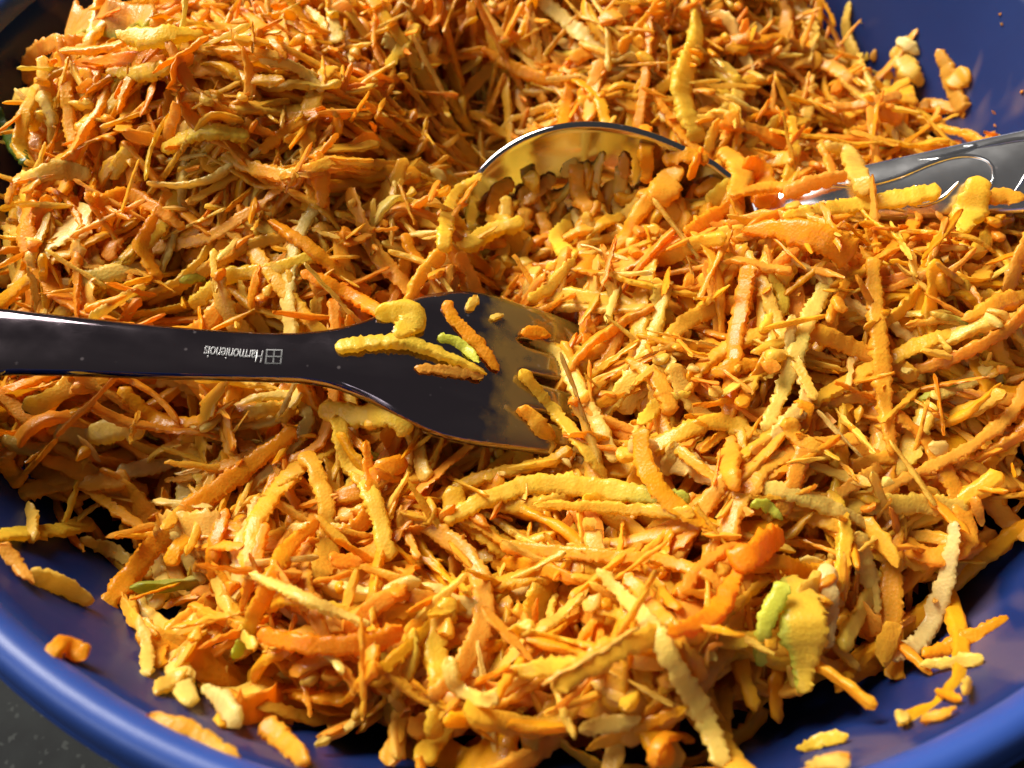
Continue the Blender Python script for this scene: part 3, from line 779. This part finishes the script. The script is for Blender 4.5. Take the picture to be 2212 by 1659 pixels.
# ---- traced shreds: (pixels, width in pixels, kind, shade, label)
#      shade: o orange, d deep orange, l light orange, y yellow, p pale, v olive; g = green end, G = all green
SH = {'o': (0.97, 0.41, 0.014), 'd': (0.97, 0.35, 0.010), 'l': (0.97, 0.48, 0.035), 'y': (0.97, 0.63, 0.055), 'p': (0.96, 0.67, 0.13),
      'c': (0.95, 0.73, 0.26), 'v': (0.88, 0.58, 0.09), 'b': (0.86, 0.42, 0.05), 'G': (0.085, 0.13, 0.010), 'g': (0.72, 0.70, 0.08)}
HERO = [
 ([(1790,600),(1742,700),(1695,830),(1650,935)],46,'apple','p','long pale apple strip running down the heap beside a parallel carrot strip'),
 ([(1880,560),(1890,680),(1905,830),(1925,985)],48,'carrot','l','long straight carrot strip beside the long pale apple strip'),
 ([(1140,735),(1210,770),(1252,850),(1298,930),(1330,1000)],42,'apple','p','pale curved apple strip caught between the fork tines'),
 ([(1125,800),(1170,860),(1230,930),(1310,1035)],36,'apple','y','bright yellow thin apple strip pulled out of the fork tines'),
 ([(1118,885),(1150,905),(1175,940),(1190,985)],50,'carrot','l','short stubby carrot piece stuck at the fork slot nearest the bowl rim'),
 ([(1125,722),(1160,722),(1190,728)],36,'carrot','o','small carrot stub jammed in the upper fork slot'),
 ([(960,1130),(1060,1078),(1180,1048),(1330,1065),(1490,1085)],52,'apple','y>g','long apple strip with bright green peel tip in front of the fork'),
 ([(1150,1090),(1330,1100),(1500,1112)],30,'apple','y','thin apple strip lying under the green-tipped strip'),
 ([(1080,1180),(1250,1198),(1400,1210),(1520,1240),(1560,1280)],36,'carrot','l','long light orange strip below the green-tipped apple strip'),
 ([(1060,1215),(1150,1225),(1262,1258)],42,'carrot','o',None),
 ([(730,900),(745,980),(790,1050),(815,1110),(842,1215)],42,'apple','y','long yellow apple strip hanging down from below the fork head'),
 ([(640,930),(540,1010),(420,1100),(330,1190),(228,1315)],58,'carrot','o','very long diagonal carrot strip below the fork handle'),
 ([(690,1128),(620,1190),(570,1290),(508,1425)],44,'carrot','o>g','carrot-coloured strip with a green tip at its lower end'),
 ([(622,1140),(690,1140),(760,1145)],26,'apple','p',None),
 ([(575,1130),(545,1240),(520,1325)],30,'carrot','o',None),
 ([(490,1100),(460,1200),(465,1285)],42,'carrot','d','deep orange carrot strip standing upright below the fork handle'),
 ([(540,1240),(650,1290),(740,1330),(802,1352)],34,'apple','p','straight cream apple stick lying across the front of the heap'),
 ([(560,1372),(680,1396),(800,1390),(872,1360)],52,'carrot','d','broad bright orange carrot strip curved like a smile'),
 ([(893,1358),(888,1430),(850,1510)],42,'apple','y',None),
 ([(970,1420),(985,1480),(1040,1515),(1075,1500)],36,'apple','p','small hooked apple shred near the front of the heap'),
 ([(1080,1455),(1160,1447),(1255,1440)],42,'apple','y',None),
 ([(1290,1230),(1400,1350),(1480,1480),(1535,1580),(1558,1659)],56,'apple','p','longest pale strip, running diagonally down to the bowl front'),
 ([(1350,1240),(1440,1350),(1520,1470)],40,'carrot','l',None),
 ([(1640,1185),(1590,1245),(1550,1320),(1510,1350),(1440,1372)],46,'carrot','d','bent bright orange carrot finger on the front slope'),
 ([(1690,1165),(1630,1190),(1580,1225)],66,'carrot','d','thick deep orange carrot chunk on the front slope'),
 ([(1712,1245),(1725,1330),(1738,1420),(1725,1500)],112,'apple','y/g','broad apple flake with green peel edge near the bowl front'),
 ([(1700,1262),(1655,1340),(1640,1440)],42,'apple','g','yellow-green apple strip beside the broad peel-edged flake'),
 ([(2062,1128),(2050,1220),(2020,1320),(1980,1390),(1915,1422)],48,'apple','c','long pale translucent strip bent down towards the right bowl wall'),
 ([(2175,1335),(2080,1385),(1990,1420)],38,'carrot','o','pointed carrot strip lying along the bowl wall'),
 ([(1410,1659),(1418,1615),(1450,1590),(1500,1602)],40,'carrot','o','curled carrot strip at the very front of the heap'),
 ([(1250,1575),(1310,1565),(1385,1553)],46,'apple','p','short blocky pale apple stick at the heap front'),
 ([(165,615),(250,590),(350,572)],42,'apple','p',None),
 ([(415,668),(490,605),(590,585),(695,552)],40,'apple','y',None),
 ([(385,606),(415,602),(445,604)],26,'apple','g','little green peel sliver behind the fork handle'),
 ([(205,447),(270,425),(330,450),(402,497)],40,'carrot','o','hooked carrot strip on the tall heap behind the fork handle'),
 ([(372,420),(337,480),(310,540),(345,612)],38,'carrot','o',None),
 ([(690,330),(695,390),(700,452)],38,'carrot','o',None),
 ([(478,340),(560,370),(642,392)],34,'carrot','l',None),
 ([(580,480),(660,530),(720,580),(800,640)],34,'carrot','o',None),
 ([(650,590),(740,630),(832,682)],38,'carrot','d',None),
 ([(1042,380),(985,420),(965,480),(960,548)],36,'apple','y','curved yellow apple strip by the tip of the spoon'),
 ([(1000,542),(1060,505),(1132,482)],42,'apple','y',None),
 ([(1480,510),(1540,470),(1602,428)],40,'carrot','o',None),
 ([(1600,505),(1700,495),(1790,530),(1842,557)],62,'carrot','o','broad flat carrot strip on the ridge in front of the spoon'),
 ([(1690,472),(1800,455),(1900,440),(2030,415)],46,'carrot','y','long golden strip lying along the spoon handle'),
 ([(1500,0),(1500,100),(1470,200),(1512,312)],54,'apple','y','long yellow strip draped down onto the far edge of the spoon'),
 ([(1540,150),(1590,182),(1632,206)],32,'apple','y',None),
 ([(900,55),(872,100),(835,147)],30,'apple','y',None),
 ([(1838,0),(1830,60),(1850,130),(1885,205)],36,'apple','v','thin olive apple strip standing up against the far bowl wall'),
 ([(1928,108),(1958,150),(1992,188)],48,'apple','v','flat pale shred stuck to the bowl wall above the spoon handle'),
 ([(1940,84),(1968,95),(1990,115)],32,'apple','c','small whitish crumb stuck on the far bowl wall'),
 ([(2028,105),(2050,140),(2068,200),(2085,242)],40,'carrot','b','long brownish shred stuck on the bowl wall above the spoon handle'),
 ([(2097,148),(2075,165),(2050,185)],38,'carrot','l','short shred crossing the brownish one on the bowl wall'),
 ([(1990,245),(2000,228),(2035,232),(2068,243)],34,'carrot','b','bent carrot crumb on the bowl wall just above the heap'),
 ([(1893,105),(1890,120),(1888,132)],18,'carrot','b','tiny orange speck on the far bowl wall'),
 ([(1693,0),(1698,60),(1690,130)],34,'carrot','b',None),
 ([(1740,50),(1758,80),(1778,112)],28,'apple','v',None),
 ([(1700,155),(1735,138),(1790,145),(1840,182)],30,'carrot','b',None),
 ([(1795,205),(1830,170),(1862,150)],34,'carrot','o',None),
 ([(1770,240),(1860,228),(1945,208)],26,'carrot','b',None),
 ([(0,235),(18,290),(62,362)],34,'peel','G','dark green peel strip at the left side of the tall heap'),
 ([(35,215),(80,205),(105,230),(118,280)],38,'apple','p','pale apple curl near the dark green peel strip'),
 ([(62,185),(66,130),(110,100),(180,88)],36,'carrot','b',None),
 ([(150,62),(235,48),(335,38)],112,'apple','b/g','thick apple chunk with greenish top by the far left bowl wall'),
 ([(252,76),(330,84),(440,76)],64,'apple','y','ragged yellow flake crowning the tall heap'),
 ([(232,160),(300,165),(370,150)],40,'apple','y',None),
 ([(120,925),(180,942),(260,930),(312,942)],56,'apple','p',None),
 ([(255,1022),(330,1010),(396,1000)],40,'apple','c','pale cream apple stick below the fork handle'),
 ([(40,1068),(150,1045),(282,1040)],46,'carrot','l',None),
 ([(62,1085),(72,1130),(68,1175)],32,'apple','v',None),
 ([(175,1165),(240,1190),(292,1222)],38,'apple','p',None),
 ([(65,1238),(130,1265),(205,1302)],46,'apple','v','stubby olive apple stick lying against the left bowl wall'),
 ([(0,1178),(35,1215),(72,1262)],32,'carrot','b','thin carrot shred leaning on the left bowl wall'),
 ([(0,948),(50,970),(112,972)],42,'apple','v',None),
 ([(0,992),(22,1020),(45,1055)],40,'carrot','o',None),
 ([(108,1448),(122,1402),(150,1393),(188,1425)],46,'carrot','o','bent orange carrot chip stuck on the left bowl wall below the rim'),
 ([(318,1545),(400,1572),(460,1608),(518,1642)],40,'carrot','l','long carrot shred stuck on the front bowl wall below the rim'),
 ([(338,1502),(370,1475),(408,1448)],44,'apple','v',None),
 ([(300,1330),(315,1390),(320,1462)],30,'apple','p',None),
 ([(330,1200),(350,1260),(330,1320)],38,'apple','p',None),
 ([(440,1482),(490,1525),(522,1572)],54,'apple','c','ragged whitish apple scrap low on the heap front'),
 ([(568,1560),(620,1605),(672,1652)],56,'carrot','l','thick pinkish carrot stick low on the heap front'),
 ([(1985,1436),(2055,1432),(2122,1420)],28,'apple','p','thin pale shred stuck on the right bowl wall'),
 ([(1718,1618),(1775,1602),(1832,1590)],30,'apple','y','small yellow shred at the foot of the heap on the right'),
 ([(2018,1492),(2045,1502),(2075,1512)],28,'carrot','o','tiny carrot bit in the crumb cluster on the right bowl wall'),
 ([(1985,1558),(2030,1545),(2065,1528)],26,'carrot','l','tapered crumb at the bottom of the right wall cluster'),
 ([(2092,1466),(2085,1485),(2078,1502)],30,'apple','v','rounded olive crumb at the top of the right wall cluster'),
 ([(1952,1538),(1950,1552),(1948,1565)],28,'apple','p','small pale crumb alone on the right bowl wall'),
 ([(1740,1652),(1790,1648),(1835,1650)],30,'apple','p','pale crumb on the bowl wall under the heap'),
 ([(1935,1640),(1980,1648),(2030,1659)],34,'apple','c','whitish shred just inside the right rim'),
 ([(725,755),(800,746),(880,742),(960,772),(1052,812)],46,'apple','y','thick yellow apple strip lying on the fork head'),
 ([(895,797),(960,802),(1045,816)],28,'carrot','b','brownish shred under the yellow strip on the fork'),
 ([(962,652),(985,695),(1030,742),(1078,803)],32,'carrot','o','thin orange carrot strip bent over the fork edge'),
 ([(1030,640),(1008,672)],24,'apple','v','tiny olive shred at the far fork edge'),
 ([(812,690),(850,678),(885,690),(858,738)],60,'apple','y','ragged yellow apple scrap on the fork neck'),
 ([(945,732),(975,738),(1005,755),(1035,785)],26,'apple','g','small greenish apple scrap on the fork head'),
 ([(1058,690),(1072,684),(1088,680)],14,'apple','p','tiny apple crumb on the dark fork head'),
 ([(690,885),(770,900),(840,900),(890,935)],58,'apple','y','curled yellow flake pressed against the near fork edge'),
 ([(1040,110),(1130,160),(1222,182)],34,'carrot','o',None),
 ([(1100,75),(1140,110),(1185,145)],34,'carrot','o',None),
 ([(1560,115),(1640,95),(1692,84)],48,'carrot','o',None),
 ([(1240,150),(1222,240),(1212,300)],30,'carrot','o',None),
 ([(1392,275),(1394,330),(1396,400)],36,'carrot','o','carrot strip hanging over the far edge into the spoon'),
 ([(1300,330),(1290,380),(1285,430)],26,'apple','v',None),
 ([(1200,385),(1160,420),(1130,445)],30,'carrot','b',None),
 ([(1245,345),(1215,385)],30,'apple','v',None),
 ([(1430,350),(1480,340),(1530,350)],36,'carrot','o',None),
 ([(1345,330),(1350,390)],28,'carrot','b',None),
 ([(1555,325),(1600,375),(1580,435)],58,'carrot','l','ragged carrot flake draped over the join of spoon bowl and neck'),
 ([(1500,425),(1560,385),(1625,372)],40,'carrot','o',None),
 ([(1415,445),(1440,392),(1475,368)],56,'carrot','l','ragged carrot flake sticking up at the near edge of the spoon'),
 ([(1530,445),(1575,405),(1645,402)],44,'apple','y',None),
 ([(1060,470),(1075,420),(1110,395)],40,'carrot','o',None),
 ([(1612,345),(1655,395),(1640,455)],60,'carrot','o','broad carrot flake folded over the spoon neck'),
 ([(1575,425),(1660,408),(1725,412)],40,'carrot','l','light orange strip lying across the near side of the spoon neck'),
 ([(1515,325),(1500,360),(1488,392)],22,'carrot','o','short carrot shred over the spoon edge near its neck'),
 ([(1690,425),(1750,402),(1832,382)],46,'carrot','b','thick brownish shred lying on the spoon neck'),
 ([(1780,322),(1830,335),(1852,385),(1870,425)],48,'apple','v','wet mushy scrap folded over the spoon neck'),
 ([(1590,330),(1640,350),(1720,345)],44,'carrot','l',None),
 ([(2110,385),(2095,440),(2080,505)],62,'apple','y','mushy yellow clump rising beside the spoon handle'),
 ([(2212,428),(2160,428),(2110,432)],46,'carrot','l',None),
 ([(1645,788),(1580,798),(1520,816)],42,'carrot','o',None),
 ([(1380,918),(1430,870),(1492,850)],32,'apple','y',None),
 ([(1582,945),(1572,1010),(1592,1065)],58,'apple','l','fat stubby strip standing upright right of the fork tines'),
 ([(1455,955),(1440,1030)],42,'apple','p',None),
 ([(1640,1050),(1720,1072),(1800,1105),(1882,1140)],44,'apple','p',None),
 ([(1618,1098),(1640,1090),(1662,1098),(1690,1125)],30,'apple','g','bright green peel scrap on the right slope'),
 ([(1690,1110),(1780,1130),(1850,1165)],40,'carrot','l',None),
 ([(2010,862),(2080,830),(2142,792)],40,'apple','p',None),
 ([(2075,695),(2150,662),(2212,640)],42,'carrot','l',None),
 ([(1700,905),(1720,950),(1790,980)],44,'carrot','l',None),
 ([(1850,1150),(1870,1240),(1895,1330)],50,'apple','p',None),
 ([(1780,1220),(1790,1300),(1780,1400)],40,'apple','c',None),
 ([(1350,780),(1420,830),(1450,900)],44,'carrot','l',None),
 ([(1150,640),(1230,640),(1330,655)],40,'apple','y',None),
 ([(1240,560),(1190,620),(1140,650)],34,'apple','y',None),
 ([(1660,590),(1690,660),(1640,720)],34,'apple','y',None),
 ([(1230,480),(1200,520),(1240,560)],36,'apple','y',None),
 ([(520,20),(580,80),(620,130)],34,'carrot','o',None),
 ([(560,130),(640,150),(700,200)],24,'apple','p',None),
 ([(560,330),(640,270),(700,240)],30,'carrot','o',None),
 ([(350,330),(440,290),(540,300)],38,'apple','y',None),
 ([(240,390),(270,340),(290,320)],36,'apple','y',None),
 ([(50,400),(130,370),(200,385)],46,'apple','p',None),
]
hero_n = {'carrot': sum(h[2] == 'carrot' for h in HERO), 'apple': sum(h[2] == 'apple' for h in HERO)}

# ---- random top layer as single objects
need = {'carrot': 300 - hero_n['carrot'], 'apple': 300 - hero_n['apple']}
todo = ['carrot'] * need['carrot'] + ['apple'] * need['apple']
rng.shuffle(todo)
for kind in todo:
    for _try in range(60):
        x, y = rand_spot(rng)
        if not in_view((x, y, hsample(HM, x, y))): continue
        # more shreds where they show larger
        L = float(np.clip(rng.gamma(6, 4.9), 11, 46)); w = float(np.clip(rng.normal(1.95, 0.55), 0.8, 3.6)); t = float(np.clip(rng.normal(0.68, 0.18), 0.35, 1.3))
        fl = rng.uniform() < 0.06
        if fl: L = rng.uniform(8, 14); w = rng.uniform(3.5, 5.5); t = 0.55
        r = drop(x, y, yaw_field(x, y, rng), L, w, t, rng, 0.24, CEIL)
        if r is None: continue
        P, over = r
        if over > 4.5: continue
        stamp_height(P, w / 2, t)
        V, F, C = make(rng, P, w, t, kind, 0.38, fl)
        shred_obj(V, F, C, kind, describe(kind, P, w, np.median(C, 0), bool(np.any(C[:, 1] > 0.95 * C[:, 0]))))
        break

# ---- shreds lying in the hollow of the spoon
HM = np.maximum(HM, np.where(COVER, STEEL_TOP, -1e9))
_st = STEEL; STEEL = np.full_like(STEEL, 1e9)
for _ in range(170):
    c_, n_ = spoon_at(rng.uniform(5, 44), rng.uniform(-1.0, 0.1))
    L = rng.uniform(6, 17); w = rng.uniform(1.6, 3.0); t = rng.uniform(0.7, 1.4)
    r = drop(c_[0], c_[1], rng.normal(1.5, 0.8), L, w, t, rng, 0.2, CEIL)
    if r is None: continue
    P, over = r
    if P[:, 2].max() > 3: continue
    stamp_height(P, w / 2, t)
    V, F, C = make(rng, P, w, t, 'carrot' if rng.uniform() < 0.6 else 'apple', 0.5)
    add_stuff(V, F, C)
STEEL = _st

# ---- crumbs and pulp too small to pick apart
CR = np.random.default_rng(5)
for _ in range(1700):
    x, y = rand_spot(CR, 85)
    z = hsample(HM, x, y)
    if hsample(STEEL_TOP, x, y) > -1e8: continue
    if z < -40: continue
    fine = CR.uniform() < 0.7
    L = CR.uniform(4, 12) if fine else CR.uniform(1.2, 3.4); a = CR.uniform(0, 6.3); d = np.array([math.cos(a), math.sin(a), CR.normal(0, 0.5)]) * L / 2
    c = np.array([x, y, z + 0.1])
    if np.hypot(x - BOWL_C[0], y - BOWL_C[1]) > r_in(z) - 3: continue
    V, F, C = shred(np.array([c - d, c, c + d]), CR.uniform(0.5, 1.1) if fine else CR.uniform(0.9, 2.4), CR.uniform(0.35, 0.7) if fine else CR.uniform(0.6, 1.2), (CR.normal(), CR.normal(), 1.5), seg=0.6, jag=0.2, pa=0.4, pb=0.4,
                    col=carrot_col(CR) if CR.uniform() < 0.45 else apple_col(CR), R=CR)
    add_stuff(V, F, C)

# ---- traced ones last: each comes to lie on whatever its line of sight meets first (heap, steel or bowl wall)
HM = np.maximum(HM, np.where(COVER, STEEL_TOP, -1e9))
def hit(px, py):
    d = ray(px, py)
    t = np.arange(40.0, 300.0, 0.4)
    P = CAM + d[None] * t[:, None]
    inb = P[:, 2] < hsample(HM, P[:, 0], P[:, 1])
    wall = (np.hypot(P[:, 0] - BOWL_C[0], P[:, 1] - BOWL_C[1]) > r_in(P[:, 2])) & (P[:, 2] < 15)
    wall &= ~((np.hypot(P[:, 0] - BOWL_C[0], P[:, 1] - BOWL_C[1]) > 95.5))
    m = inb | wall
    k = int(np.argmax(m)) if m.any() else len(t) - 1
    return t[k], bool(wall[k])
HR = np.random.default_rng(21)
for pts, wpx, kind, shade, label in sorted(HERO, key=lambda h: h[4] is not None):
    px = spline(np.array(pts, float), max(6, int(len(pts) * 4)))
    tt = []; walls = 0
    for a, b in px:
        t_, w_ = hit(a, b); tt.append(t_); walls += w_
    tt = np.array(tt)
    med = np.median(tt)
    tt = np.clip(tt, med - 14, med + 10)
    ts = smooth1(smooth1(tt, 5), 5)
    ts = ts + min(0, np.percentile(tt - ts, 35))
    if walls < len(px) * 0.3 and label and 'fork' not in label: ts = ts - 1.3      # carried by the tips of the shreds below
    wmm = wpx * SPX * np.median(ts) / FPX
    th = float(np.clip(wmm * HR.uniform(0.26, 0.42), 0.4, 1.3)) if wmm < 5 else 0.9
    on_wall = walls > len(px) * 0.5
    P = np.array([CAM + ray(a, b) * q for (a, b), q in zip(px, ts)])
    if on_wall:
        rad = P[:, :2] - BOWL_C; rad /= np.linalg.norm(rad, axis=1)[:, None]
        up = np.array([-rad[:, 0].mean(), -rad[:, 1].mean(), 0.55])
        P[:, :2] -= rad * th * 0.45
    else:
        up = -ray(px[len(px) // 2][0], px[len(px) // 2][1]); up = up / np.linalg.norm(up) + np.array([HR.normal(0, 0.25), HR.normal(0, 0.25), 0.7])
        P[:, 2] += th * 0.35
    up = up / np.linalg.norm(up)
    s0 = shade[0]; col = np.array(SH[s0]) * HR.uniform(0.94, 1.05)
    cb = np.array(SH['g']) * 0.85 if '>g' in shade else None
    ed = np.array(SH['g']) * 0.9 if '/g' in shade else None
    V, F, C = shred(P, wmm * 0.84, th, up, seg=0.34, jag=min(0.14 + 0.045 * wmm, 0.34), pa=float(HR.choice([0, 0.3, 0.6])), pb=float(HR.choice([0, 0.3, 0.6])),
                    col=col, col_b=cb, edge=ed, roll=HR.normal(0, 0.22), twist=HR.normal(0, 0.35), R=HR, low=0.07 if wpx < 60 else 0.22)
    stamp_height(P, wmm * 0.4, th)
    if kind == 'peel': shred_obj(V, F, C, 'apple', label, 'peel_strip')
    else: shred_obj(V, F, C, kind, label or describe(kind, P, wmm, np.median(C, 0), False))

for _ in range(110):                     # specks on the bare wall
    a = CR.choice([CR.uniform(-2.9, -0.3), CR.uniform(0.1, 0.9)]); z = CR.uniform(-8, 13)
    r = r_in(z) - 0.15; c = np.array([BOWL_C[0] + r * math.cos(a), BOWL_C[1] + r * math.sin(a), z])
    if hsample(HM, c[0], c[1]) > z - 1: continue
    L = CR.uniform(0.3, 1.3); d = np.array([-math.sin(a) * CR.normal(0, 1), math.cos(a) * CR.normal(0, 1), CR.normal(0, 1)]); d *= L / 2 / np.linalg.norm(d)
    V, F, C = shred(np.array([c - d, c, c + d]), CR.uniform(0.3, 0.8), 0.35, (-math.cos(a), -math.sin(a), 0.4), seg=0.3, jag=0.1, pa=0.3, pb=0.3, col=carrot_col(CR) if CR.uniform() < 0.5 else apple_col(CR), R=CR)
    add_stuff(V, F, C)
V = np.vstack(stuff_V); F = np.vstack(stuff_F); C = np.vstack(stuff_C)
mesh_obj('grated_carrot_and_apple', V, F, M_FOOD, cols=C, kind='stuff', label='deep heap of mixed grated carrot and apple filling the blue bowl', category='grated food')
